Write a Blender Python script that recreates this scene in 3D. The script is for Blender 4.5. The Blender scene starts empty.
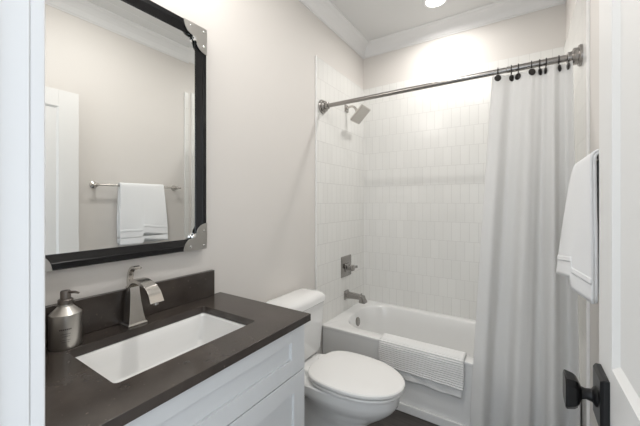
import bpy, bmesh, math, random
from mathutils import Vector, Matrix
random.seed(4)
PI = math.pi
S = bpy.context.scene
COL = S.collection

# ------------------------------------------------------------ camera, world, lamps, exposure
cam = bpy.data.objects.new('camera', bpy.data.cameras.new('camera'))
COL.objects.link(cam)
cam.location = (1.26, 0.0, 1.34)
cam.rotation_euler = (PI/2, 0, 0.5772)
cam.data.sensor_width = 36
cam.data.lens = 309.2/640*36
cam.data.shift_y = -11.1/640
cam.data.clip_start = 0.02
S.camera = cam

S.view_settings.view_transform = 'Standard'
S.view_settings.look = 'None'
S.view_settings.gamma = 1
S.view_settings.use_curve_mapping = False
S.view_settings.exposure = 0.72

world = bpy.data.worlds.new('world'); S.world = world
world.use_nodes = True
bg = world.node_tree.nodes['Background']
bg.inputs[0].default_value = (0.86, 0.93, 1.0, 1)
bg.inputs[1].default_value = 1.12

def lamp(name, kind, loc, energy, size=0.1, color=(1, 1, 1), rot=(0, 0, 0), spread=None):
    d = bpy.data.lights.new(name, kind)
    d.energy = energy; d.color = color
    if kind == 'AREA':
        d.shape = 'DISK'; d.size = size
        if spread: d.spread = spread
    else:
        d.shadow_soft_size = size
    o = bpy.data.objects.new(name, d); COL.objects.link(o)
    o.location = loc; o.rotation_euler = rot
    return o
WARM = (1.0, 0.972, 0.935)
LIGHTS = [(0.74, 2.33), (0.80, 0.95)]
lamp('tub_downlight', 'AREA', (LIGHTS[0][0], LIGHTS[0][1], 2.783), 4.3, 0.13, WARM, spread=2.9)
lamp('room_fill_lamp', 'AREA', (LIGHTS[1][0], LIGHTS[1][1], 2.783), 5.6, 0.11, WARM)  # added out-of-view fill lamp that brightens the middle of the room
VAN = [(0.15, y, 2.43) for y in (0.40, 0.60, 0.80)]
for p in VAN:
    lamp('vanity_bulb', 'POINT', p, 1.5, 0.06, WARM)

# ------------------------------------------------------------ materials
def mat(name, col, rough=0.5, metal=0.0, bump=None, coat=0.0, noise=None, spec=None, aniso=None):
    m = bpy.data.materials.new(name); m.use_nodes = True
    nt = m.node_tree; b = nt.nodes['Principled BSDF']
    b.inputs['Base Color'].default_value = (*col, 1)
    b.inputs['Roughness'].default_value = rough
    b.inputs['Metallic'].default_value = metal
    if coat: b.inputs['Coat Weight'].default_value = coat; b.inputs['Coat Roughness'].default_value = 0.08
    if spec is not None: b.inputs['Specular IOR Level'].default_value = spec
    tc = nt.nodes.new('ShaderNodeTexCoord')
    if noise:  # (scale, amount)
        n = nt.nodes.new('ShaderNodeTexNoise'); n.inputs['Scale'].default_value = noise[0]
        n.inputs['Detail'].default_value = 5
        nt.links.new(tc.outputs['Object'], n.inputs['Vector'])
        mx = nt.nodes.new('ShaderNodeMixRGB'); mx.inputs[1].default_value = (*[c*(1-noise[1]) for c in col], 1)
        mx.inputs[2].default_value = (*[min(1, c*(1+noise[1])) for c in col], 1)
        nt.links.new(n.outputs['Fac'], mx.inputs[0]); nt.links.new(mx.outputs[0], b.inputs['Base Color'])
    if bump:   # (scale, strength, distance)
        n = nt.nodes.new('ShaderNodeTexNoise'); n.inputs['Scale'].default_value = bump[0]
        n.inputs['Detail'].default_value = 3
        nt.links.new(tc.outputs['Object'], n.inputs['Vector'])
        bp = nt.nodes.new('ShaderNodeBump'); bp.inputs['Strength'].default_value = bump[1]
        bp.inputs['Distance'].default_value = bump[2]
        nt.links.new(n.outputs['Fac'], bp.inputs['Height']); nt.links.new(bp.outputs[0], b.inputs['Normal'])
    return m

M = {}
M['wall'] = mat('wall_paint', (0.725, 0.697, 0.665), 0.6, bump=(90, 0.12, 0.002))
M['ceil'] = mat('ceiling_paint', (0.74, 0.74, 0.735), 0.75)
M['trim'] = mat('trim_paint', (0.80, 0.805, 0.81), 0.35)
M['crown'] = mat('crown_paint', (0.80, 0.80, 0.80), 0.45)
M['door'] = mat('door_paint', (0.78, 0.775, 0.76), 0.4)
M['cab'] = mat('cabinet_paint', (0.75, 0.765, 0.775), 0.35)
M['porcelain'] = mat('porcelain', (0.86, 0.86, 0.85), 0.12, coat=0.5)
M['seat'] = mat('seat_plastic', (0.86, 0.855, 0.84), 0.22)
M['tub'] = mat('tub_enamel', (0.84, 0.84, 0.83), 0.15, coat=0.3)
M['nickel'] = mat('brushed_nickel', (0.60, 0.575, 0.54), 0.20, 1.0, bump=(260, 0.05, 0.001))
M['nickel_dark'] = mat('satin_nickel', (0.36, 0.345, 0.33), 0.25, 1.0)
M['chrome'] = mat('polished_chrome', (0.8, 0.8, 0.8), 0.08, 1.0)
M['bracket'] = mat('pewter_bracket', (0.50, 0.485, 0.46), 0.33, 1.0, bump=(150, 0.1, 0.001))
M['black'] = mat('black_lacquer', (0.008, 0.008, 0.009), 0.15, spec=0.4)
M['knob'] = mat('matte_black_metal', (0.006, 0.006, 0.0065), 0.33, 0.0, spec=0.3)
M['bronze'] = mat('dark_bronze', (0.035, 0.032, 0.03), 0.35, 0.5)
M['glassmirror'] = mat('mirror_glass', (0.90, 0.91, 0.90), 0.0, 1.0)
M['backing'] = mat('mirror_backing', (0.2, 0.2, 0.2), 0.8)
M['pump'] = mat('pump_metal', (0.20, 0.18, 0.165), 0.32, 0.9)
M['bottle'] = mat('satin_steel', (0.55, 0.53, 0.50), 0.36, 1.0)
M['ink'] = mat('label_ink', (0.10, 0.09, 0.085), 0.6)
M['rubber'] = mat('dark_gap', (0.05, 0.05, 0.05), 0.8)

def fabric(name, col, scale, dist, transl=0.0, strength=0.6):
    m = mat(name, col, 0.95, bump=(scale, strength, dist), spec=0.1)
    nt = m.node_tree; b = nt.nodes['Principled BSDF']
    b.inputs['Sheen Weight'].default_value = 0.15
    if transl:
        t = nt.nodes.new('ShaderNodeBsdfTranslucent'); t.inputs[0].default_value = (*col, 1)
        mx = nt.nodes.new('ShaderNodeMixShader'); mx.inputs[0].default_value = transl
        nt.links.new(b.outputs[0], mx.inputs[1]); nt.links.new(t.outputs[0], mx.inputs[2])
        nt.links.new(mx.outputs[0], nt.nodes['Material Output'].inputs['Surface'])
    return m
M['curtain'] = fabric('white_curtain_cloth', (0.90, 0.90, 0.895), 60, 0.004, 0.42, 0.35)
M['terry'] = fabric('white_terry', (0.88, 0.89, 0.90), 420, 0.004)
M['terry_band'] = fabric('white_towel_border', (0.86, 0.87, 0.88), 700, 0.001)
M['matcloth'] = fabric('white_ribbed_cotton', (0.84, 0.84, 0.83), 500, 0.002)

def emis(name, col, s):
    m = bpy.data.materials.new(name); m.use_nodes = True
    b = m.node_tree.nodes['Principled BSDF']
    b.inputs['Base Color'].default_value = (0.9, 0.9, 0.9, 1)
    b.inputs['Emission Color'].default_value = (*col, 1); b.inputs['Emission Strength'].default_value = s
    return m
M['lens'] = emis('lit_lens', (1, 0.97, 0.92), 3.0)
M['globe'] = emis('lit_globe', (1, 0.95, 0.88), 1.5)

# white glazed tile, vertical 2.5 x 6 in, running bond
def tile_mat(name, axis):
    m = bpy.data.materials.new(name); m.use_nodes = True
    nt = m.node_tree; b = nt.nodes['Principled BSDF']; L = nt.links.new
    tc = nt.nodes.new('ShaderNodeTexCoord'); sp = nt.nodes.new('ShaderNodeSeparateXYZ')
    L(tc.outputs['Object'], sp.inputs[0])
    cb = nt.nodes.new('ShaderNodeCombineXYZ'); L(sp.outputs[axis], cb.inputs[0]); 
    ad = nt.nodes.new('ShaderNodeMath'); ad.operation = 'ADD'; ad.inputs[1].default_value = 0.0520
    L(sp.outputs[2], ad.inputs[0]); L(ad.outputs[0], cb.inputs[1])
    br = nt.nodes.new('ShaderNodeTexBrick'); L(cb.outputs[0], br.inputs['Vector'])
    br.inputs['Scale'].default_value = 1.0
    br.inputs['Brick Width'].default_value = 0.0655
    br.inputs['Row Height'].default_value = 0.1535
    br.inputs['Mortar Size'].default_value = 0.0013
    br.inputs['Mortar Smooth'].default_value = 0.3
    br.inputs['Color1'].default_value = (0.83, 0.825, 0.80, 1)
    br.inputs['Color2'].default_value = (0.80, 0.795, 0.77, 1)
    br.inputs['Mortar'].default_value = (0.66, 0.65, 0.63, 1)
    br.offset = 0.5
    L(br.outputs['Color'], b.inputs['Base Color'])
    b.inputs['Roughness'].default_value = 0.22
    no = nt.nodes.new('ShaderNodeTexNoise'); no.inputs['Scale'].default_value = 14
    L(tc.outputs['Object'], no.inputs['Vector'])
    iv = nt.nodes.new('ShaderNodeMath'); iv.operation = 'SUBTRACT'; iv.inputs[0].default_value = 1
    L(br.outputs['Fac'], iv.inputs[1])
    ml = nt.nodes.new('ShaderNodeMath'); ml.operation = 'MULTIPLY_ADD'; ml.inputs[1].default_value = 0.7
    L(no.outputs['Fac'], ml.inputs[0]); L(iv.outputs[0], ml.inputs[2])
    bp = nt.nodes.new('ShaderNodeBump'); bp.inputs['Strength'].default_value = 0.35; bp.inputs['Distance'].default_value = 0.003
    L(ml.outputs[0], bp.inputs['Height']); L(bp.outputs[0], b.inputs['Normal'])
    return m
M['tile_x'] = tile_mat('white_tile_back', 0)
M['tile_y'] = tile_mat('white_tile_side', 1)

# brown-grey quartz with pale flecks and faint veins
def quartz():
    m = mat('brown_grey_quartz', (0.07, 0.06, 0.054), 0.2, spec=0.5)
    nt = m.node_tree; b = nt.nodes['Principled BSDF']; L = nt.links.new
    tc = nt.nodes.new('ShaderNodeTexCoord')
    n1 = nt.nodes.new('ShaderNodeTexNoise'); n1.inputs['Scale'].default_value = 9; n1.inputs['Detail'].default_value = 8
    L(tc.outputs['Object'], n1.inputs['Vector'])
    r1 = nt.nodes.new('ShaderNodeValToRGB'); r1.color_ramp.elements[0].position = 0.3; r1.color_ramp.elements[1].position = 0.75
    r1.color_ramp.elements[0].color = (0.038, 0.031, 0.027, 1); r1.color_ramp.elements[1].color = (0.072, 0.059, 0.051, 1)
    L(n1.outputs['Fac'], r1.inputs[0])
    n2 = nt.nodes.new('ShaderNodeTexNoise'); n2.inputs['Scale'].default_value = 75; n2.inputs['Detail'].default_value = 2
    L(tc.outputs['Object'], n2.inputs['Vector'])
    r2 = nt.nodes.new('ShaderNodeValToRGB'); r2.color_ramp.elements[0].position = 0.68; r2.color_ramp.elements[1].position = 0.80
    L(n2.outputs['Fac'], r2.inputs[0])
    mx = nt.nodes.new('ShaderNodeMixRGB'); L(r2.outputs[0], mx.inputs[0]); L(r1.outputs[0], mx.inputs[1])
    mx.inputs[2].default_value = (0.15, 0.115, 0.092, 1)
    L(mx.outputs[0], b.inputs['Base Color'])
    return m
M['quartz'] = quartz()

def floor_mat():
    m = mat('dark_floor_tile', (0.07, 0.06, 0.055), 0.45)
    nt = m.node_tree; b = nt.nodes['Principled BSDF']; L = nt.links.new
    tc = nt.nodes.new('ShaderNodeTexCoord')
    br = nt.nodes.new('ShaderNodeTexBrick'); L(tc.outputs['Object'], br.inputs['Vector'])
    br.inputs['Scale'].default_value = 1; br.inputs['Brick Width'].default_value = 0.9
    br.inputs['Row Height'].default_value = 0.15; br.inputs['Mortar Size'].default_value = 0.0015
    br.inputs['Color1'].default_value = (0.075, 0.065, 0.06, 1); br.inputs['Color2'].default_value = (0.055, 0.048, 0.044, 1)
    br.inputs['Mortar'].default_value = (0.03, 0.027, 0.025, 1)
    mp = nt.nodes.new('ShaderNodeMapping'); mp.inputs['Scale'].default_value = (4, 60, 4)
    L(tc.outputs['Object'], mp.inputs[0])
    n = nt.nodes.new('ShaderNodeTexNoise'); n.inputs['Scale'].default_value = 1.2; n.inputs['Detail'].default_value = 6
    L(mp.outputs[0], n.inputs['Vector'])
    mx = nt.nodes.new('ShaderNodeMixRGB'); mx.blend_type = 'OVERLAY'; mx.inputs[0].default_value = 0.6
    L(br.outputs['Color'], mx.inputs[1]); L(n.outputs['Fac'], mx.inputs[2]); L(mx.outputs[0], b.inputs['Base Color'])
    return m
M['floor'] = floor_mat()

# ------------------------------------------------------------ mesh helpers
def nb(): return bmesh.new()
def box(bm, x0, x1, y0, y1, z0, z1, Mx=None):
    vs = [bm.verts.new((x, y, z)) for x in (x0, x1) for y in (y0, y1) for z in (z0, z1)]
    for f in ((0,1,3,2),(4,6,7,5),(0,4,5,1),(2,3,7,6),(0,2,6,4),(1,5,7,3)):
        bm.faces.new([vs[i] for i in f])
    if Mx: bmesh.ops.transform(bm, matrix=Mx, verts=vs)
    return vs
def loft(bm, loops, cap0=True, cap1=True, closed=True):
    rings = [[bm.verts.new(p) for p in lp] for lp in loops]
    n = len(rings[0])
    for a, b in zip(rings, rings[1:]):
        for i in range(n if closed else n-1):
            j = (i+1) % n
            bm.faces.new((a[i], a[j], b[j], b[i]))
    if cap0: bm.faces.new(rings[0][::-1])
    if cap1: bm.faces.new(rings[-1])
    return rings
def frame_of(d):
    d = Vector(d).normalized()
    up = Vector((0, 0, 1)) if abs(d.z) < 0.95 else Vector((0, 1, 0))
    a = d.cross(up).normalized(); b = a.cross(d).normalized()
    return a, b
def turn(bm, base, axis, prof, n=32):
    """surface of revolution: prof = [(radius, distance along axis)]"""
    ax = Vector(axis).normalized(); a, b = frame_of(ax); base = Vector(base)
    loops = []
    for r, h in prof:
        r = max(r, 1e-5)
        loops.append([base + ax*h + (a*math.cos(2*PI*i/n) + b*math.sin(2*PI*i/n))*r for i in range(n)])
    loft(bm, loops)
def tube(bm, pts, r, n=16):
    pts = [Vector(p) for p in pts]; loops = []; pa = None
    for i, p in enumerate(pts):
        d = (pts[min(i+1, len(pts)-1)] - pts[max(i-1, 0)]).normalized()
        if pa is None: a, b = frame_of(d)
        else:
            a = (pa - d*pa.dot(d)).normalized(); b = a.cross(d)
        pa = a
        rr = r[i] if isinstance(r, (list, tuple)) else r
        loops.append([p + (a*math.cos(2*PI*k/n) + b*math.sin(2*PI*k/n))*rr for k in range(n)])
    loft(bm, loops)
def ribbon(bm, pts, yc, wid, thk):
    """rectangular section swept in the x-z plane"""
    loops = []
    P = [Vector((x, 0, z)) for x, z in pts]
    for i, p in enumerate(P):
        d = (P[min(i+1, len(P)-1)] - P[max(i-1, 0)]).normalized(); nrm = Vector((-d.z, 0, d.x))
        w = wid[i]/2; t = thk[i]/2
        loops.append([p + nrm*t + Vector((0, yc-w, 0)), p + nrm*t + Vector((0, yc+w, 0)),
                      p - nrm*t + Vector((0, yc+w, 0)), p - nrm*t + Vector((0, yc-w, 0))])
    loft(bm, loops)
def spline(pts, n=8):
    out = []
    P = [Vector(p) for p in pts]
    for i in range(len(P)-1):
        p0 = P[max(i-1, 0)]; p1 = P[i]; p2 = P[i+1]; p3 = P[min(i+2, len(P)-1)]
        for k in range(n):
            t = k/n
            out.append(0.5*((2*p1) + (p2-p0)*t + (2*p0-5*p1+4*p2-p3)*t*t + (3*p1-p0-3*p2+p3)*t**3))
    out.append(P[-1]); return out
def rrect(cx, cy, hx, hy, r, n=8):
    pts = []
    for q, (sx, sy) in enumerate(((1,1),(-1,1),(-1,-1),(1,-1))):
        for k in range(n+1):
            a = q*PI/2 + k/n*PI/2
            pts.append((cx + sx*(hx-r) + r*math.cos(a), cy + sy*(hy-r) + r*math.sin(a)))
    return pts

def wloc(p):
    v = Vector((0, 0, 0))
    while p is not None: v += p.location; p = p.parent
    return v
def obj(name, bm, m, parent=None, bevel=0, seg=2, smooth=True, sub=0, origin=None, thick=0):
    bmesh.ops.recalc_face_normals(bm, faces=bm.faces)
    off = wloc(parent) if parent else (Vector(origin) if origin else Vector((0, 0, 0)))
    if off.length: bmesh.ops.translate(bm, verts=bm.verts, vec=-off)
    me = bpy.data.meshes.new(name); bm.to_mesh(me); bm.free()
    me.materials.append(m)
    o = bpy.data.objects.new(name, me); COL.objects.link(o)
    if parent: o.parent = parent
    else: o.location = off
    if thick:
        t = o.modifiers.new('thick', 'SOLIDIFY'); t.thickness = thick; t.offset = 0
    if sub:
        s = o.modifiers.new('sub', 'SUBSURF'); s.levels = sub; s.render_levels = sub
    if bevel:
        b = o.modifiers.new('bevel', 'BEVEL'); b.width = bevel; b.segments = seg; b.limit_method = 'ANGLE'; b.angle_limit = math.radians(35)
        b.harden_normals = True
    if smooth:
        for p in me.polygons: p.use_smooth = True
        if not (bevel or sub):
            try: me.set_sharp_from_angle(angle=math.radians(30))
            except Exception: pass
    return o
def thing(name, label, cat, loc, group=None):
    o = bpy.data.objects.new(name, None); COL.objects.link(o); o.location = loc
    o.empty_display_size = 0.05
    return tag(o, label, cat, group)
def tag(o, label, cat, group=None):
    o['label'] = label; o['category'] = cat
    if group: o['group'] = group
    return o
def struct(name, bm, m, **k):
    parent = k.get('parent'); o = obj(name, bm, m, **k)
    if not parent: o['kind'] = 'structure'
    return o

# ------------------------------------------------------------ room shell
W, YF, YB, H = 1.514, 0.142, 2.69, 2.80
T = 0.12
bm = nb(); box(bm, -T, W+T, -0.6, YB+T, -0.1, 0); struct('floor', bm, M['floor'], smooth=False)
bm = nb(); box(bm, -T, W+T, YF-T, YB+T, H, H+0.1); struct('ceiling', bm, M['ceil'], smooth=False)
bm = nb(); box(bm, -T, 0, YF-T, YB+T, 0, H); wl = struct('wall_left', bm, M['wall'], smooth=False)
bm = nb(); box(bm, W, W+T, YF-T, YB+T, 0, H); wr = struct('wall_right', bm, M['wall'], smooth=False)
bm = nb(); box(bm, 0, W, YB, YB+T, 0, H); wb = struct('wall_back', bm, M['wall'], smooth=False)
DX0, DX1, DZ = 0.68, 1.442, 2.115
bm = nb()
box(bm, 0, DX0-0.02, YF-T, YF, 0, H); box(bm, DX1+0.02, W, YF-T, YF, 0, H); box(bm, DX0-0.02, DX1+0.02, YF-T, YF, DZ+0.02, H)
struct('wall_front', bm, M['wall'], smooth=False)
# tile surround
TT, TZ, TY = 0.009, 2.404, 1.875
bm = nb(); box(bm, 0, TT, TY, YB, 0.41, TZ); box(bm, 0, TT, TY, 1.937, 0.0, 0.41); obj('tile_panel', bm, M['tile_y'], parent=wl, smooth=False)
TYR = 1.80
bm = nb(); box(bm, W-TT, W, TYR, YB, 0.41, TZ); box(bm, W-TT, W, TYR, 1.937, 0.0, 0.41); obj('tile_panel', bm, M['tile_y'], parent=wr, smooth=False)
bm = nb(); box(bm, TT, W-TT, YB-TT, YB, 0.41, TZ); obj('tile_panel', bm, M['tile_x'], parent=wb, smooth=False)
for par, xa, xb, TE in ((wl, 0, TT+0.003, TY), (wr, W-TT-0.003, W, TYR)):
    bm = nb(); box(bm, xa, xb, TE-0.007, TE+0.003, 0.0, TZ+0.003); obj('tile_edge', bm, M['tub'], parent=par, bevel=0.002)
# door frame: jambs, stops, casing
bm = nb()
box(bm, DX0-0.02, DX0, YF-T, YF, 0, DZ+0.02); box(bm, DX1, DX1+0.02, YF-T, YF, 0, DZ+0.02); box(bm, DX0, DX1, YF-T, YF, DZ, DZ+0.02)
box(bm, DX0, DX0+0.011, YF-0.075, YF-0.038, 0, DZ); box(bm, DX1-0.011, DX1, YF-0.075, YF-0.038, 0, DZ); box(bm, DX0, DX1, YF-0.075, YF-0.038, DZ-0.011, DZ)
o = struct('trim_1', bm, M['trim'], bevel=0.0015)
bm = nb()
box(bm, DX0-0.085, DX0-0.002, YF, YF+0.018, 0, DZ+0.09)
box(bm, DX0-0.002, W, YF, YF+0.018, DZ+0.004, DZ+0.09)
o = struct('trim_2', bm, M['trim'], bevel=0.003)

# crown moulding: profile swept round the room with mitres
prof = [(0, 0.100), (0.006, 0.100), (0.006, 0.093), (0.014, 0.088), (0.022, 0.074), (0.034, 0.056), (0.050, 0.040), (0.068, 0.026), (0.082, 0.020), (0.090, 0.012), (0.098, 0.010), (0.100, 0.0), (0, 0)]
loops = []
for t, dz in prof:
    loops.append([(t, YF+t, H-dz), (W-t, YF+t, H-dz), (W-t, YB-t, H-dz), (t, YB-t, H-dz)])
bm = nb(); loft(bm, loops, False, False)
struct('trim_3', bm, M['crown'], smooth=False)
# baseboards
bm = nb(); box(bm, 0, 0.014, 1.0, TY-0.008, 0, 0.13); struct('baseboard_left', bm, M['trim'], bevel=0.003)
bm = nb(); box(bm, W-0.014, W, YF+0.02, TYR-0.008, 0, 0.13); struct('baseboard_right', bm, M['trim'], bevel=0.003)

# ------------------------------------------------------------ open door leaf (hinged on the right wall side)
XD = 1.403; XD2 = XD+0.035; Y0, Y1 = YF+0.004, 0.904; Z0, Z1 = 0.01, 2.103
bm = nb()
st = 0.114
panels = [(1.024, Z1-st), (0.25, 0.80)]
box(bm, XD+0.010, XD2-0.010, Y0+0.05, Y1-0.05, Z0+0.05, Z1-0.05)
for ya, yb in ((Y0, Y0+st), (Y1-st, Y1)): box(bm, XD, XD2, ya, yb, Z0, Z1)
for za, zb in ((Z0, 0.25), (0.80, 1.024), (Z1-st, Z1)): box(bm, XD, XD2, Y0+st, Y1-st, za, zb)
d = struct('door_1', bm, M['door'], bevel=0.0012)
bm = nb()    # sticking: sloping moulding around each panel
for za, zb in panels:
    for xo, s in ((XD+0.001, 1), (XD2-0.001, -1)):
        ya, yb = Y0+st, Y1-st
        loft(bm, [[(xo, ya, za), (xo, yb, za), (xo, yb, zb), (xo, ya, zb)],
                  [(xo+s*0.003, ya+0.004, za+0.004), (xo+s*0.003, yb-0.004, za+0.004), (xo+s*0.003, yb-0.004, zb-0.004), (xo+s*0.003, ya+0.004, zb-0.004)],
                  [(xo+s*0.0095, ya+0.013, za+0.013), (xo+s*0.0095, yb-0.013, za+0.013), (xo+s*0.0095, yb-0.013, zb-0.013), (xo+s*0.0095, ya+0.013, zb-0.013)]], False, False)
obj('panel_moulding', bm, M['door'], parent=d, smooth=False)
KY, KZ = 0.843, 0.940
for s, xo in ((-1, XD), (1, XD2)):
    bm = nb()
    loft(bm, [[(xo+s*h, KY-a, KZ-b), (xo+s*h, KY+a, KZ-b), (xo+s*h, KY+a, KZ+b), (xo+s*h, KY-a, KZ+b)] for h, a, b in ((0, 0.041, 0.053), (0.009, 0.041, 0.053), (0.014, 0.036, 0.048))])
    pl = obj('door_rosette', bm, M['knob'], parent=d, bevel=0.0012)
    if s == 1: continue    # the far side sits against the wall
    bm = nb()
    ax = (s, 0, 0)
    turn(bm, (xo+s*0.013, KY, KZ), ax, [(0.021, 0), (0.019, 0.004), (0.0125, 0.008), (0.0105, 0.018), (0.013, 0.026), (0.013, 0.027)], 24)
    # faceted square knob head
    def sq(h, a, c):
        x = xo+s*(0.014+h); pts = [(a, a-c), (a-c, a), (-a+c, a), (-a, a-c), (-a, -a+c), (-a+c, -a), (a-c, -a), (a, -a+c)]
        return [(x, KY+p*0.98, KZ+q) for p, q in pts]
    loft(bm, [sq(0.024, 0.013, 0.005), sq(0.031, 0.026, 0.010), sq(0.036, 0.0295, 0.011), sq(0.049, 0.0315, 0.009), sq(0.052, 0.029, 0.008)])
    obj('door_knob', bm, M['knob'], parent=d, bevel=0.0015)

# ------------------------------------------------------------ vanity
XC, YL, YR = 0.535, 0.162, 1.000
van = thing('vanity_cabinet', 'white shaker vanity cabinet under the dark stone counter', 'cabinet', (0.26, 0.58, 0))
bm = nb()
box(bm, 0.002, XC-0.022, YL, YL+0.018, 0.0, 0.861); box(bm, 0.002, XC-0.022, YR-0.018, YR, 0.0, 0.861)
box(bm, 0.002, 0.012, YL+0.018, YR-0.018, 0.1, 0.861); box(bm, 0.012, XC-0.022, YL+0.018, YR-0.018, 0.1, 0.118)
box(bm, XC-0.1, XC-0.085, YL+0.018, YR-0.018, 0.0, 0.1)
box(bm, XC-0.042, XC-0.022, YL+0.018, YR-0.018, 0.82, 0.861); box(bm, XC-0.042, XC-0.022, YL+0.018, YR-0.018, 0.66, 0.69)
obj('body', bm, M['cab'], van, bevel=0.001)
def shaker(name, ya, yb, za, zb, sl, sr, rt, rb, par):
    bm = nb(); x0, x1 = XC-0.021, XC
    box(bm, x0, x1, ya, ya+sl, za, zb); box(bm, x0, x1, yb-sr, yb, za, zb)
    box(bm, x0, x1, ya+sl, yb-sr, za, za+rb); box(bm, x0, x1, ya+sl, yb-sr, zb-rt, zb)
    box(bm, x0, x1-0.010, ya+sl-0.005, yb-sr+0.005, za+rb-0.005, zb-rt+0.005)
    return obj(name, bm, M['cab'], par, bevel=0.001)
shaker('drawer', YL, YR, 0.682, 0.857, 0.082, 0.082, 0.050, 0.061, van)
ym = (YL+YR)/2
shaker('door', YL, ym-0.0015, 0.105, 0.677, 0.067, 0.067, 0.067, 0.067, van)
shaker('door', ym+0.0015, YR, 0.105, 0.677, 0.067, 0.067, 0.067, 0.067, van)

CT, CB = 0.891, 0.863
SX0, SX1, SY0, SY1 = 0.112, 0.421, 0.363, 0.845
bm = nb()
def ringloop(pts, z): return [(x, y, z) for x, y in pts]
def rect_match(x0, x1, y0, y1, n):   # rectangle sampled like rrect for lofting
    pts = []
    for (sx, sy) in ((1,1),(-1,1),(-1,-1),(1,-1)):
        for k in range(n+1): pts.append((x1 if sx > 0 else x0, y1 if sy > 0 else y0))
    return pts
CX1, CY0, CY1 = 0.551, YF+0.019, 1.022
inner = rrect((SX0+SX1)/2, (SY0+SY1)/2, (SX1-SX0)/2, (SY1-SY0)/2, 0.014, 4)
def annulus(bm, x0, x1, y0, y1, inner, zt, zb):
    N = len(inner); e = 1e-5
    R = []
    q = N//4
    for c, (cx, cy) in enumerate(((x1, y1), (x0, y1), (x0, y0), (x1, y0))):
        for k in range(q):
            R.append((cx, cy))
    vi_t = [bm.verts.new((x, y, zt)) for x, y in inner]; vi_b = [bm.verts.new((x, y, zb)) for x, y in inner]
    co = [(x1, y1), (x0, y1), (x0, y0), (x1, y0)]
    ct = [bm.verts.new((x, y, zt)) for x, y in co]; cb = [bm.verts.new((x, y, zb)) for x, y in co]
    for c in range(4):
        for k in range(q):
            i = c*q+k; j = (i+1) % N
            if k < q-1:
                bm.faces.new((ct[c], vi_t[i], vi_t[j])); bm.faces.new((cb[c], vi_b[j], vi_b[i]))
            else:
                d2 = (c+1) % 4
                bm.faces.new((ct[c], vi_t[i], vi_t[j], ct[d2])); bm.faces.new((cb[d2], vi_b[j], vi_b[i], cb[c]))
        d2 = (c+1) % 4
        bm.faces.new((ct[c], ct[d2], cb[d2], cb[c]))
    for i in range(N):
        j = (i+1) % N
        bm.faces.new((vi_t[i], vi_b[i], vi_b[j], vi_t[j]))
annulus(bm, 0.001, CX1, CY0, CY1, inner, CT, CB)
ctop = obj('countertop', bm, M['quartz'], bevel=0.0015, origin=(0.27, 0.58, CB))
tag(ctop, 'dark brown stone countertop with a rectangular sink cutout', 'countertop')
bm = nb(); box(bm, 0.001, 0.021, CY0, 0.972, CT+0.0005, 1.012)
o = obj('backsplash', bm, M['quartz'], bevel=0.0015, origin=(0.01, 0.58, CT))
tag(o, 'dark stone backsplash strip against the wall behind the faucet', 'backsplash')
# undermount basin
snk = thing('sink', 'white rectangular undermount sink set in the dark counter', 'sink', ((SX0+SX1)/2, (SY0+SY1)/2, 0.74))
bm = nb()
cxs, cys = (SX0+SX1)/2, (SY0+SY1)/2
hx, hy = (SX1-SX0)/2, (SY1-SY0)/2
def sl(ex, ey, r, z, dx=0): return [(x, y, z) for x, y in rrect(cxs+dx, cys, hx+ex, hy+ey, r, 6)]
loops = [sl(0.022, 0.022, 0.03, CB-0.014), sl(0.022, 0.022, 0.03, CB-0.0035), sl(0.001, 0.001, 0.016, CB-0.0035), sl(-0.003, -0.004, 0.018, CB-0.009), sl(-0.010, -0.012, 0.026, CB-0.05), sl(-0.016, -0.024, 0.03, CB-0.10),
         sl(-0.026, -0.036, 0.035, CB-0.116), sl(-0.045, -0.06, 0.04, CB-0.122), sl(-0.13, -0.21, 0.02, CB-0.130)]
loft(bm, loops, False, True)
obj('basin', bm, M['porcelain'], snk, thick=0.004)
bm = nb(); turn(bm, (cxs, cys, CB-0.129), (0, 0, 1), [(0.022, 0), (0.022, 0.002), (0.018, 0.004), (0.0, 0.005)], 24)
obj('drain', bm, M['chrome'], snk)

# faucet
FY = 0.582
fau = thing('faucet', 'brushed nickel single-handle faucet with an arched ribbon spout', 'faucet', (0.06, FY, CT))
bm = nb()
def fl(cx, z, a, b): return [(cx-a, FY-b, z), (cx+a, FY-b, z), (cx+a, FY+b, z), (cx-a, FY+b, z)]
loft(bm, [fl(0.060, CT, 0.033, 0.034), fl(0.060, CT+0.005, 0.033, 0.034), fl(0.060, CT+0.010, 0.029, 0.030)])
obj('base', bm, M['nickel'], fau, bevel=0.001)
bm = nb()
loft(bm, [fl(0.060, CT+0.009, 0.028, 0.029), fl(0.059, CT+0.04, 0.023, 0.024), fl(0.056, CT+0.085, 0.019, 0.019), fl(0.052, CT+0.120, 0.018, 0.0165), fl(0.050, CT+0.137, 0.017, 0.0165)])
obj('body', bm, M['nickel'], fau, bevel=0.001)
bm = nb()
pts = spline([(0.045, 0, 0.985), (0.047, 0, 1.018), (0.066, 0, 1.044), (0.102, 0, 1.056), (0.152, 0, 1.050), (0.192, 0, 1.028), (0.214, 0, 0.994)], 5)
n = len(pts)
ribbon(bm, [(p.x, p.z) for p in pts], FY, [0.032+0.016*i/(n-1) for i in range(n)], [0.016-0.004*i/(n-1) for i in range(n)])
sp = obj('spout', bm, M['nickel'], fau, bevel=0.0012)
bm = nb(); turn(bm, (0.208, FY, 0.991), (0.2, 0, -1), [(0.010, -0.004), (0.010, 0.004)], 16)
obj('aerator', bm, M['nickel_dark'], sp)
bm = nb()
pts = spline([(0.042, 0, 1.020), (0.034, 0, 1.045), (0.036, 0, 1.072), (0.052, 0, 1.094), (0.078, 0, 1.101), (0.094, 0, 1.098)], 5)
n = len(pts)
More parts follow.
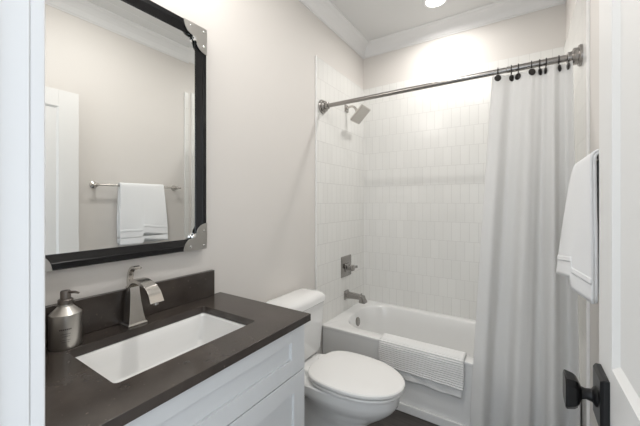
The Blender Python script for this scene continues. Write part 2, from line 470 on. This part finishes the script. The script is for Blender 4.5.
ribbon(bm, [(p.x, p.z) for p in pts], FY, [0.024-0.006*math.sin(PI*i/(n-1)) for i in range(n)], [0.018-0.010*i/(n-1) for i in range(n)])
obj('handle', bm, M['nickel'], fau, bevel=0.002)

# soap dispenser
SPX, SPY = 0.0655, 0.376
soap = thing('soap_dispenser', 'round satin metal soap pump bottle at the left end of the counter', 'soap dispenser', (SPX, SPY, CT))
bm = nb()
turn(bm, (SPX, SPY, CT), (0, 0, 1), [(0.0395, 0.0), (0.0412, 0.003), (0.0412, 0.103), (0.019, 0.125), (0.0185, 0.133)], 48)
bt = obj('bottle', bm, M['bottle'], soap)
bm = nb()   # small printed lines: raised strips wrapped round the bottle
def printed(bm, z, a0, a1, h):
    n = 8; R = 0.0414; vs = []
    for i in range(n+1):
        a = a0+(a1-a0)*i/n
        vs.append((bm.verts.new((SPX+R*math.cos(a), SPY+R*math.sin(a), z)), bm.verts.new((SPX+R*math.cos(a), SPY+R*math.sin(a), z+h))))
    for u, v in zip(vs, vs[1:]): bm.faces.new((u[0], v[0], v[1], u[1]))
ac = -0.30
for k in range(7):
    printed(bm, CT+0.060, ac-0.36+k*0.105, ac-0.36+k*0.105+0.075, 0.0045)
for z, a0, a1 in ((0.048, -0.28, 0.30), (0.041, -0.20, 0.26), (0.030, -0.30, 0.30), (0.024, -0.22, 0.22)):
    printed(bm, CT+z, ac+a0, ac+a1, 0.0012)
obj('printed_label', bm, M['ink'], bt, smooth=False)
bm = nb(); turn(bm, (SPX, SPY, CT+0.130), (0, 0, 1), [(0.018, 0), (0.0195, 0.002), (0.0195, 0.014), (0.018, 0.016), (0.010, 0.017)], 32)
obj('collar', bm, M['pump'], soap)
bm = nb()
turn(bm, (SPX, SPY, CT+0.146), (0, 0, 1), [(0.0135, 0), (0.0135, 0.022), (0.012, 0.026), (0, 0.027)], 24)
dd = Vector((0.85, 0.52, 0)).normalized()
tube(bm, [Vector((SPX, SPY, CT+0.166)), Vector((SPX, SPY, CT+0.168))+dd*0.030, Vector((SPX, SPY, CT+0.165))+dd*0.043], [0.005, 0.004, 0.003], 12)
obj('pump', bm, M['pump'], soap)

# ------------------------------------------------------------ framed mirror
MY0, MY1, MZ0, MZ1 = 0.234, 0.918, 1.124, 2.138
mir = thing('wall_mirror', 'large black wall mirror with silver metal corners above the sink', 'mirror', (0.0, (MY0+MY1)/2, MZ0))
bm = nb()
fp = [(0, 0.0), (0.0, 0.030), (0.003, 0.034), (0.022, 0.034), (0.025, 0.032), (0.047, 0.021), (0.050, 0.021), (0.050, 0.004), (0, 0.0)]
loops = [[(x, MY0+t, MZ0+t), (x, MY1-t, MZ0+t), (x, MY1-t, MZ1-t), (x, MY0+t, MZ1-t)] for t, x in fp]
loft(bm, loops, False, False)
obj('frame', bm, M['black'], mir, smooth=False)
bm = nb(); box(bm, 0.001, 0.004, MY0+0.05, MY1-0.05, MZ0+0.05, MZ1-0.05); obj('backing', bm, M['backing'], mir, smooth=False)
g0, gw, dx = 0.047, 0.034, 0.0006
def gl(t, x): return [(x, MY0+t, MZ0+t), (x, MY1-t, MZ0+t), (x, MY1-t, MZ1-t), (x, MY0+t, MZ1-t)]
bm = nb(); loft(bm, [gl(g0, 0.0176), gl(g0+gw, 0.0170)], False, True)
obj('mirror_glass', bm, M['glassmirror'], mir, smooth=False)
# corner plates
def corner(sy, sz):
    oy = MY1 if sy > 0 else MY0; oz = MZ1 if sz > 0 else MZ0
    L, Wd = 0.118, 0.058
    pts = [(0, 0), (L, 0)]
    for k in range(1, 9):      # rounded end along one arm
        t = k/8*PI/2; pts.append((L-0.042*(1-math.cos(t)), 0.054*math.sin(t)))
    r = 0.016
    for k in range(9):         # rounded inner corner
        a = k/8*PI/2; pts.append((Wd+r*(1-math.sin(a)), Wd+r*(1-math.cos(a))))
    for k in range(8, 0, -1):
        t = k/8*PI/2; pts.append((0.054*math.sin(t), L-0.042*(1-math.cos(t))))
    pts.append((0, L))
    bm = nb()
    P = [(oy-sy*a, oz-sz*b) for a, b in pts]
    loft(bm, [[(0.0335, y, z) for y, z in P], [(0.0362, y, z) for y, z in P]])
    c = obj('corner_plate', bm, M['bracket'], mir, bevel=0.0006)
    # quarter-round metal lip following the rounded inner corner
    bm = nb(); path = []
    
    for k in range(9):
        a = k/8*PI/2; path.append((Wd+r*(1-math.sin(a)), Wd+r*(1-math.cos(a))))
    tube(bm, [(0.029, oy-sy*a, oz-sz*b) for a, b in path], 0.008, 12)
    obj('corner_lip', bm, M['chrome'], c)
    for a, b in ((0.018, 0.018), (0.085, 0.018), (0.018, 0.085)):
        bm = nb(); turn(bm, (0.036, oy-sy*a, oz-sz*b), (1, 0, 0), [(0.0048, 0), (0.0045, 0.001), (0.002, 0.0022), (0, 0.0023)], 14)
        obj('screw', bm, M['chrome'], c)
for sy in (1, -1):
    for sz in (1, -1): corner(sy, sz)

# vanity light above the mirror (its light falls into the picture)
vl = thing('vanity_light', 'three globe nickel wall light above the mirror', 'wall light', (0, 0.6, 2.38))
bm = nb(); box(bm, 0.0, 0.02, 0.30, 0.90, 2.36, 2.44); obj('back_plate', bm, M['nickel'], vl, bevel=0.003)
for p in VAN:
    bm = nb(); tube(bm, [(0.015, p[1], 2.40), (0.06, p[1], 2.40), (0.115, p[1], 2.40), (0.147, p[1], 2.385)], 0.008, 10)
    turn(bm, (p[0], p[1], 2.375), (0, 0, 1), [(0.03, 0), (0.03, 0.012), (0.02, 0.014)], 20)
    obj('arm', bm, M['nickel'], vl)

# ------------------------------------------------------------ toilet
TCY = 1.485
toi = thing('toilet', 'white two-piece toilet with closed lid beside the vanity', 'toilet', (0.40, TCY, 0))
def egg(x0, x1, hw, z, n=40, back=3.2, front=2.05, split=0.44):
    xc = x0+(x1-x0)*split; out = []
    for i in range(n):
        t = 2*PI*i/n; c, s = math.cos(t), math.sin(t)
        p = front if c > 0 else back
        r = (abs(c)**p+abs(s)**p)**(-1/p)
        out.append((xc+(r*c)*((x1-xc) if c > 0 else (xc-x0)), TCY+hw*r*s, z))
    return out
bm = nb()
loft(bm, [egg(0.155, 0.60, 0.100, 0.0), egg(0.155, 0.60, 0.100, 0.018), egg(0.16, 0.58, 0.086, 0.05), egg(0.16, 0.565, 0.078, 0.12), egg(0.17, 0.580, 0.082, 0.17, back=2.6),
          egg(0.20, 0.635, 0.108, 0.22, back=2.3), egg(0.20, 0.695, 0.138, 0.265, back=2.2), egg(0.18, 0.735, 0.162, 0.305, back=2.3), egg(0.15, 0.750, 0.173, 0.33), egg(0.13, 0.756, 0.177, 0.345), egg(0.13, 0.758, 0.178, 0.380), egg(0.14, 0.752, 0.173, 0.386), egg(0.20, 0.70, 0.12, 0.387)])
obj('bowl', bm, M['porcelain'], toi)
for s in (-1, 1):
    bm = nb(); turn(bm, (0.33, TCY+s*0.104, 0.012), (0, 0, 1), [(0.014, 0), (0.014, 0.012), (0.008, 0.02), (0, 0.021)], 16)
    obj('bolt_cap', bm, M['seat'], toi)
bm = nb()
loft(bm, [egg(0.296, 0.760, 0.174, 0.391), egg(0.288, 0.770, 0.182, 0.394), egg(0.286, 0.772, 0.184, 0.400), egg(0.288, 0.770, 0.182, 0.407), egg(0.296, 0.760, 0.172, 0.410)])
obj('seat', bm, M['seat'], toi)
bm = nb()
loft(bm, [egg(0.296, 0.758, 0.170, 0.413), egg(0.280, 0.776, 0.185, 0.4145), egg(0.276, 0.780, 0.188, 0.419), egg(0.276, 0.780, 0.188, 0.430), egg(0.281, 0.775, 0.183, 0.4355), egg(0.300, 0.757, 0.168, 0.439), egg(0.36, 0.70, 0.12, 0.4415), egg(0.45, 0.60, 0.05, 0.4425)])
obj('lid', bm, M['seat'], toi)
for s in (-1, 1):
    bm = nb()
    loft(bm, [[(x, y, z) for x, y in rrect(0.262, TCY+s*0.075, a, b, 0.009, 4)] for z, a, b in ((0.386, 0.020, 0.026), (0.408, 0.020, 0.026), (0.414, 0.016, 0.022))])
    obj('hinge', bm, M['seat'], toi)
bm = nb()
def tk(x0, x1, hw, z, r=0.035):
    return [(x, y, z) for x, y in rrect((x0+x1)/2, TCY, (x1-x0)/2, hw, r, 8)]
loft(bm, [tk(0.045, 0.17, 0.155, 0.392, 0.04), tk(0.032, 0.186, 0.178, 0.402), tk(0.026, 0.192, 0.186, 0.43), tk(0.022, 0.200, 0.200, 0.60), tk(0.020, 0.203, 0.204, 0.706)])
obj('tank', bm, M['porcelain'], toi)
bm = nb()
loft(bm, [tk(0.016, 0.206, 0.207, 0.706), tk(0.012, 0.212, 0.213, 0.712), tk(0.012, 0.212, 0.213, 0.736), tk(0.016, 0.208, 0.208, 0.748), tk(0.024, 0.198, 0.196, 0.761), tk(0.038, 0.182, 0.175, 0.771), tk(0.065, 0.155, 0.13, 0.778)])
obj('tank_lid', bm, M['porcelain'], toi)
bm = nb(); turn(bm, (0.202, TCY-0.155, 0.655), (1, 0, 0), [(0.012, 0), (0.012, 0.008), (0.008, 0.012)], 16)
tube(bm, [(0.216, TCY-0.155, 0.655), (0.220, TCY-0.12, 0.650), (0.220, TCY-0.085, 0.645)], [0.006, 0.006, 0.008], 10)
obj('flush_lever', bm, M['chrome'], toi)

# ------------------------------------------------------------ bathtub
X0t, X1t, Y0t, Y1t, ZT = TT+0.001, W-TT-0.001, 1.950, YB-TT-0.001, 0.419
tub = thing('bathtub', 'white alcove bathtub with a flat front apron', 'bathtub', (W/2, 2.32, 0))
def tl(x0, x1, y0, y1, r, z, n=10): return [(x, y, z) for x, y in rrect((x0+x1)/2, (y0+y1)/2, (x1-x0)/2, (y1-y0)/2, r, n)]
bm = nb()
loft(bm, [tl(X0t, X1t, Y0t+0.002, Y1t, 0.002, ZT-0.022), tl(X0t, X1t, Y0t, Y1t, 0.003, ZT-0.008), tl(X0t, X1t, Y0t+0.002, Y1t, 0.004, ZT-0.002), tl(X0t, X1t, Y0t+0.008, Y1t, 0.008, ZT),
          tl(0.095, 1.425, 2.035, 2.632, 0.20, ZT), tl(0.101, 1.418, 2.041, 2.626, 0.20, ZT-0.003), tl(0.108, 1.408, 2.048, 2.618, 0.20, ZT-0.014),
          tl(0.125, 1.36, 2.060, 2.605, 0.20, ZT-0.10), tl(0.145, 1.28, 2.075, 2.590, 0.19, ZT-0.22), tl(0.175, 1.20, 2.10, 2.565, 0.17, ZT-0.30), tl(0.23, 1.13, 2.15, 2.51, 0.13, ZT-0.335), tl(0.40, 0.95, 2.27, 2.40, 0.05, ZT-0.342)], False, True)
obj('basin', bm, M['tub'], tub)
bm = nb(); box(bm, X0t, X1t, Y0t+0.004, Y0t+0.03, 0.0, ZT-0.02); obj('apron', bm, M['tub'], tub, bevel=0.002)
bm = nb(); box(bm, X0t, X1t, Y0t-0.013, Y0t+0.004, 0.0, 0.055)
obj('apron_skirt', bm, M['tub'], tub, bevel=0.006, seg=3)
ov = nb(); turn(ov, (0.117, 2.325, 0.345), (1, 0, 0.12), [(0.035, -0.004), (0.036, 0.002), (0.036, 0.007), (0.031, 0.011), (0.012, 0.012), (0.010, 0.014), (0, 0.0145)], 32)
obj('overflow_cover', ov, M['nickel_dark'], tub)
bm = nb(); turn(bm, (0.36, 2.335, ZT-0.3415), (0, 0, 1), [(0.03, 0), (0.03, 0.003), (0.0, 0.006)], 24)
obj('drain', bm, M['nickel_dark'], tub)

# ribbed towel laid over the rim
def drape(name, path, xs, m, amp, nper, parent=None, **k):
    """path: list of (y,z) from inside to outside; sheet thick, ribbed"""
bm = nb()
path = spline([(0, 2.075, 0.335), (0, 2.058, 0.385), (0, 2.043, 0.420), (0, 2.022, 0.431), (0, 1.99, 0.431), (0, 1.958, 0.431), (0, 1.937, 0.423), (0, 1.931, 0.40), (0, 1.930, 0.36), (0, 1.928, 0.30), (0, 1.926, 0.268)], 30)
NX = 40
xa, xb = 0.470, 0.985
acc = 0; rows = []
prev = path[0]
for i, p in enumerate(path):
    acc += (p-prev).length; prev = p
    d = (path[min(i+1, len(path)-1)]-path[max(i-1, 0)]).normalized(); nrm = Vector((0, d.z, -d.y))
    if nrm.z < 0 and abs(nrm.z) > 0.5: nrm = -nrm
    row = []
    for j in range(NX+1):
        u = j/NX; x = xa+(xb-xa)*u
        rib = 0.0022*math.sin(acc/0.0125*2*PI)
        wave = 0.003*math.sin(u*9+p.z*14)+0.002*math.sin(u*23+p.z*5)
        q = Vector((x, p.y, p.z))
        out = nrm if nrm.y < 0 or nrm.z > 0 else -nrm
        q += out*(rib+0.003)
        if p.z < 0.40 and p.y < 1.95: q.y -= abs(wave)
        q.x += 0.003*math.sin(p.z*40)*(u-0.5)
        q.z -= 0.012*(u-0.4)*(1 if p.y < 1.95 else 0)*(0.42-p.z)/0.15
        row.append(bm.verts.new(q))
    rows.append(row)
for a, b in zip(rows, rows[1:]):
    for j in range(NX): bm.faces.new((a[j], a[j+1], b[j+1], b[j]))
tw = obj('bath_mat', bm, M['matcloth'], thick=0.004, origin=((xa+xb)/2, 1.94, 0.43))
tag(tw, 'white ribbed bath mat folded over the front rim of the tub', 'bath mat')
bm = nb(); rows = []
for i in range(24):
    t = i/23; z = 0.36-0.145*t; row = []
    for j in range(NX+1):
        u = j/NX; x = xa+0.004+(xb-xa-0.016)*u
        y = 1.938-0.004*math.sin(u*11+z*30)**2 - 0.003*t - (0.006 if t > 0.94 else 0)*0
        row.append(bm.verts.new((x, y, z-0.012*(u-0.4)*t+0.003*math.sin(u*14))))
    rows.append(row)
for a, b in zip(rows, rows[1:]):
    for j in range(NX): bm.faces.new((a[j], a[j+1], b[j+1], b[j]))
obj('border', bm, M['matcloth'], tw, thick=0.005)

# ------------------------------------------------------------ tub fittings on the left tiled wall
XW = TT
spt = thing('tub_spout', 'nickel tub spout on the tiled wall above the overflow', 'tub spout', (XW, 2.325, 0.55))
bm = nb(); loft(bm, [[(x, 2.325+y, 0.552+z) for y, z in rrect(0, 0, a, a, 0.004, 3)] for x, a in ((XW, 0.036), (XW+0.008, 0.036), (XW+0.013, 0.030))])
obj('wall_plate', bm, M['nickel_dark'], spt)
bm = nb()
def ss(x, z, hy, hz): return [(x, 2.325+y, z+q) for y, q in rrect(0, 0, hy, hz, min(hy, hz)*0.35, 4)]
loft(bm, [ss(XW+0.012, 0.552, 0.024, 0.026), ss(XW+0.06, 0.553, 0.022, 0.024), ss(XW+0.12, 0.552, 0.020, 0.020), ss(XW+0.148, 0.549, 0.023, 0.020), ss(XW+0.160, 0.545, 0.022, 0.014)])
loft(bm, [[(XW+0.153+x+0.15*(0.56-z), 2.325+y, z) for x, y in rrect(0, 0, a, a+0.004, 0.006, 4)] for z, a in ((0.566, 0.016), (0.548, 0.019), (0.522, 0.026), (0.512, 0.026))])
bm2 = bm
obj('spout', bm, M['nickel_dark'], spt)
bm = nb(); turn(bm, (XW+0.145, 2.325, 0.565), (0, 0, 1), [(0.003, 0), (0.003, 0.012), (0.006, 0.013), (0.006, 0.018), (0, 0.02)], 12)
obj('diverter', bm, M['nickel_dark'], spt)

val = thing('shower_valve', 'square nickel shower valve plate with a lever handle', 'shower valve', (XW, 2.325, 0.79))
bm = nb(); loft(bm, [[(x, 2.325+y, 0.795+z) for y, z in rrect(0, 0, a, a*1.0, 0.005, 3)] for x, a in ((XW, 0.087), (XW+0.005, 0.087), (XW+0.011, 0.078))])
obj('plate', bm, M['nickel_dark'], val)
bm = nb()
loft(bm, [[(x, 2.325+y, 0.785+z) for y, z in rrect(0, 0, a, a, a*0.3, 4)] for x, a in ((XW+0.010, 0.036), (XW+0.018, 0.034), (XW+0.024, 0.022), (XW+0.05, 0.017), (XW+0.056, 0.024), (XW+0.072, 0.024), (XW+0.075, 0.019))])
loft(bm, [[(XW+0.064+x, y, 0.785+z) for x, z in rrect(0, 0, a, a, a*0.3, 3)] for y, a in ((2.325, 0.008), (2.37, 0.008), (2.398, 0.010), (2.402, 0.008))])
obj('handle', bm, M['nickel_dark'], val)

SHY = 2.33
shw = thing('wall_shower', 'square nickel rain shower head on a short wall arm', 'shower head', (XW, SHY, 2.13))
bm = nb(); loft(bm, [[(x, SHY+y, 2.135+z) for y, z in rrect(0, 0, a, a, 0.004, 3)] for x, a in ((XW, 0.030), (XW+0.006, 0.030), (XW+0.010, 0.025))])
obj('wall_plate', bm, M['nickel_dark'], shw)
bm = nb(); tube(bm, spline([(XW+0.005, SHY, 2.135), (0.05, SHY, 2.145), (0.085, SHY, 2.135), (0.108, SHY, 2.105)], 6), 0.0095, 14)
turn(bm, (0.112, SHY, 2.10), (0.67, 0, -0.74), [(0.012, -0.012), (0.017, -0.004), (0.017, 0.006), (0.010, 0.014)], 16)
obj('arm', bm, M['nickel'], shw)
bm = nb()
hd = Vector((0.70, 0, -0.714)).normalized(); up = Vector((0.714, 0, 0.70)); C0 = Vector((0.128, SHY, 2.078))
def hl(h, a): return [C0+hd*h+Vector((0, y, 0))+up*z for y, z in rrect(0, 0, a, a, 0.008, 4)]
loft(bm, [hl(-0.004, 0.02), hl(0.004, 0.03), hl(0.010, 0.074), hl(0.026, 0.078), hl(0.029, 0.075)])
hd_o = obj('shower_head', bm, M['nickel'], shw)
bm = nb()
for i in range(9):
    for j in range(9):
        c = C0+hd*0.029+Vector((0, (i-4)*0.0155, 0))+up*(j-4)*0.0155
        turn(bm, c, hd, [(0.0028, -0.001), (0.0025, 0.002), (0.001, 0.003)], 6)
obj('nozzles', bm, M['nickel_dark'], hd_o)

# ------------------------------------------------------------ curtain rod
RY, RZ = 1.950, 2.052
rod = thing('curtain_rod', 'straight satin nickel shower curtain rod across the tub', 'curtain rod', (W/2, RY, RZ))
bm = nb(); turn(bm, (TT+0.01, RY, RZ), (1, 0, 0), [(0.0150, 0), (0.0150, 1.30)], 24)
obj('tube', bm, M['nickel_dark'], rod)
bm = nb(); turn(bm, (W-TT-0.01, RY, RZ), (-1, 0, 0), [(0.0168, 0), (0.0168, 0.30), (0.0152, 0.302)], 24)
obj('outer_tube', bm, M['nickel_dark'], rod)
for x, s in ((TT, 1), (W-TT, -1)):
    bm = nb(); turn(bm, (x, RY, RZ), (s, 0, 0), [(0.051, 0), (0.051, 0.008), (0.047, 0.013), (0.040, 0.015), (0.040, 0.030), (0.036, 0.035), (0.027, 0.037), (0.026, 0.054), (0.022, 0.057), (0.016, 0.058)], 32)
    obj('end_flange', bm, M['nickel_dark'], rod)

# ------------------------------------------------------------ shower curtain
FOLDS = [(0, -0.35), (0.075, 0), (0.30, 1), (0.52, 2), (0.66, 3), (0.77, 4), (0.90, 5), (1.0, 5.7)]
def fold(s):
    for (a, p), (b, q) in zip(FOLDS, FOLDS[1:]):
        if s <= b: return PI*(p+(q-p)*(s-a)/(b-a))
    return PI*FOLDS[-1][1]
def curtain_pt(s, z):
    t = (2.015-z)/1.98                      # 0 top, 1 bottom
    tt = max(0, min(1, t))
    xl = 1.128-0.100*tt**0.9
    xr = 1.468+0.026*tt
    ph = fold(s)+0.5*tt*math.sin(3.1*s+0.5)
    amp = (0.021+0.024*min(1, tt*2.0))*(0.85+0.2*math.sin(7.3*s+0.2))
    sharp = -math.cos(ph)+0.16*math.sin(2.7*ph+0.8+2*tt)
    fade = 1.0
    x = xl+(xr-xl)*s + 0.006*math.sin(2*ph)*tt
    y = RY-0.012-0.052*min(1, tt*1.15)**0.8 + amp*sharp*fade + 0.004*math.sin(9*z+6*s)+0.003*math.sin(21*z+14*s)*tt
    y -= 0.020*min(1, tt*1.6)
    if tt > 0.6: y = min(y, 1.929)
    return Vector((min(x, W-TT-0.006), y, z))
bm = nb(); NS, NZ = 300, 90
rows = []
hook_s = [0.075, 0.257, 0.35, 0.52, 0.62, 0.70, 0.85, 0.965]
for i in range(NZ+1):
    row = []
    for j in range(NS+1):
        s = j/NS
        z = 2.026-(2.026-0.035)*i/NZ
        if i < 6:    # scalloped top edge, sagging between hooks
            nd = min(abs(s-h) for h in hook_s)/0.08
            z -= 0.009*(1-i/6)*min(1, nd)**2
        row.append(bm.verts.new(curtain_pt(s, z)))
    rows.append(row)
for a, b in zip(rows, rows[1:]):
    for j in range(NS): bm.faces.new((a[j], a[j+1], b[j+1], b[j]))
cur = obj('shower_curtain', bm, M['curtain'], thick=0.0015, origin=(1.3, RY, 0.035))
tag(cur, 'white fabric shower curtain gathered at the right end of the rod', 'shower curtain')
# hooks: ring over the rod and a round dark button on the cloth
def make_hook():
    h = thing('curtain_hook', '', 'curtain hook', (0, 0, 0), 'dark button hooks along the curtain rod')
    bm = nb(); pts = []
    for k in range(25):
        a = -PI*0.5+2*PI*k/24
        pts.append((0, 0.0226*math.cos(a), 0.0226*math.sin(a)-0.003))
    tube(bm, pts, 0.0026, 8)
    tube(bm, [(0, 0, -0.0250), (0, -0.002, -0.030), (0, -0.003, -0.040)], 0.0017, 8)
    r = obj('ring', bm, M['bronze'], h)
    bm = nb(); turn(bm, (0, 0, -0.046), (0, -1, 0), [(0.0165, 0.001), (0.0175, 0.003), (0.016, 0.006), (0.008, 0.0085), (0, 0.009)], 24)
    b = obj('button', bm, M['bronze'], h)
    return h, r, b
proto = make_hook()
wheres = ['at the free left edge of the curtain', 'second from the free left edge of the curtain', 'third from the free left edge of the curtain', 'fourth from the free left edge of the curtain',
          'fourth from the wall flange on the right', 'third from the wall flange on the right', 'second from the wall flange on the right', 'nearest the wall flange on the right']
for k, s in enumerate(hook_s):
    p = curtain_pt(s, 2.006); q = curtain_pt(s+0.004, 2.006); tdir = (q-p).normalized()
    ang = math.atan2(tdir.y, tdir.x)
    if k == 0: h, r, b = proto
    else:
        h = proto[0].copy(); r = proto[1].copy(); b = proto[2].copy()
        for e in (h, r, b): COL.objects.link(e)
        r.parent = h; b.parent = h
    h.location = (p.x, RY, RZ); h['label'] = 'dark round button curtain hook, '+wheres[k]
    b.rotation_euler = (0, 0, max(-1.4, min(1.4, ang*1.7)))
    nrm = Vector((tdir.y, -tdir.x, 0)).normalized()
    if nrm.y > 0: nrm = -nrm
    b.location = (0, p.y-RY-0.0005, 0)

# ------------------------------------------------------------ towel bar and towel on the right wall
BZ, BX = 1.470, 1.4525
bar = thing('towel_bar', 'nickel towel bar on the right wall behind the door', 'towel bar', (W, 1.36, BZ))
bm = nb(); turn(bm, (BX, 1.000, BZ), (0, 1, 0), [(0.004, 0), (0.009, 0.003), (0.009, 0.010), (0.008, 0.012), (0.008, 0.708), (0.009, 0.710), (0.009, 0.717), (0.004, 0.720)], 20)
obj('bar', bm, M['nickel'], bar)
for y in (1.035, 1.685):
    bm = nb(); turn(bm, (W, y, BZ), (-1, 0, 0), [(0.026, 0), (0.026, 0.005), (0.020, 0.009), (0.011, 0.014), (0.010, 0.045), (0.015, 0.044), (0.016, 0.054), (0.014, 0.066), (0.006, 0.069)], 24)
    obj('post', bm, M['nickel'], bar)
ty0, ty1 = 1.185, 1.545
def hemz(y):      # the half nearer the door hangs a little lower
    k = max(0, min(1, (y-1.345)/0.012)); k = k*k*(3-2*k)
    return 1.044+k*0.036-0.025*max(0, y-1.357)/0.19
def fx(r, flare, u, h): return BX-r-flare*u*h**0.8
def towel_layer(bm, r, drop, flare, ny=60, ph=0.0):
    """sheet over the bar: room side and wall side"""
    nf = 30; rows = []
    for i in range(2*nf+9):
        row = []
        for j in range(ny+1):
            u = j/ny; y = ty0+(ty1-ty0)*u
            if i <= nf:
                h = 1-i/nf; zb = hemz(y)+drop; z = zb+(BZ-zb)*i/nf
                x = fx(r, flare, u, h)+h*0.003*math.sin(6*u+ph+z*6)
            elif i < nf+8:
                a = PI-(i-nf)/8*PI; x = BX+r*math.cos(a); z = BZ+r*math.sin(a)
            else:
                k = (i-nf-8)/nf; z = BZ-(BZ-1.05-drop)*k; x = BX+r
            y += 0.004*math.sin(z*11+ph)*(u-0.5)*2
            row.append(bm.verts.new((x, y, z)))
        rows.append(row)
    for a, b in zip(rows, rows[1:]):
        for j in range(ny): bm.faces.new((a[j], a[j+1], b[j+1], b[j]))
bm = nb()
towel_layer(bm, 0.0130, 0.003, 0.052, ph=1.0)
towel_layer(bm, 0.0205, 0.0, 0.056, ph=1.3)
htw = obj('hand_towel', bm, M['terry'], thick=0.0075, origin=(BX, 1.36, BZ))
tag(htw, 'thick white terry towel folded over the towel bar', 'towel')
bm = nb()   # woven border near the hem of the outer layer
rows = []
for i in range(5):
    row = []
    for j in range(61):
        u = j/60; y = ty0+(ty1-ty0)*u; zb = hemz(y); z = zb+0.055+0.018*i/4; h = 1-(z-zb)/(BZ-zb)
        row.append(bm.verts.new((fx(0.0205, 0.056, u, h)+h*0.003*math.sin(6*u+1.3+z*6)-0.0045, y+0.004*math.sin(z*11+1.3)*(u-0.5)*2, z)))
    rows.append(row)
for a, b in zip(rows, rows[1:]):
    for j in range(60): bm.faces.new((a[j], a[j+1], b[j+1], b[j]))
obj('woven_border', bm, M['terry_band'], htw, thick=0.0016)

# ------------------------------------------------------------ recessed ceiling light over the tub, and the added mid-room fill fixture
for (x, y), lab in zip(LIGHTS, ('round recessed ceiling light over the bathtub', 'added round fill light in the ceiling in the middle of the bathroom')):
    cl = thing('ceiling_light', lab, 'ceiling light', (x, y, H))
    bm = nb(); turn(bm, (x, y, H), (0, 0, -1), [(0.088, 0), (0.086, 0.006), (0.078, 0.009), (0.068, 0.008), (0.064, 0.003)], 48)
    obj('trim_ring', bm, M['trim'], cl)
    bm = nb(); turn(bm, (x, y, H-0.002), (0, 0, -1), [(0.066, 0), (0.064, 0.008), (0.0, 0.009)], 40)
    obj('lens', bm, M['lens'], cl)
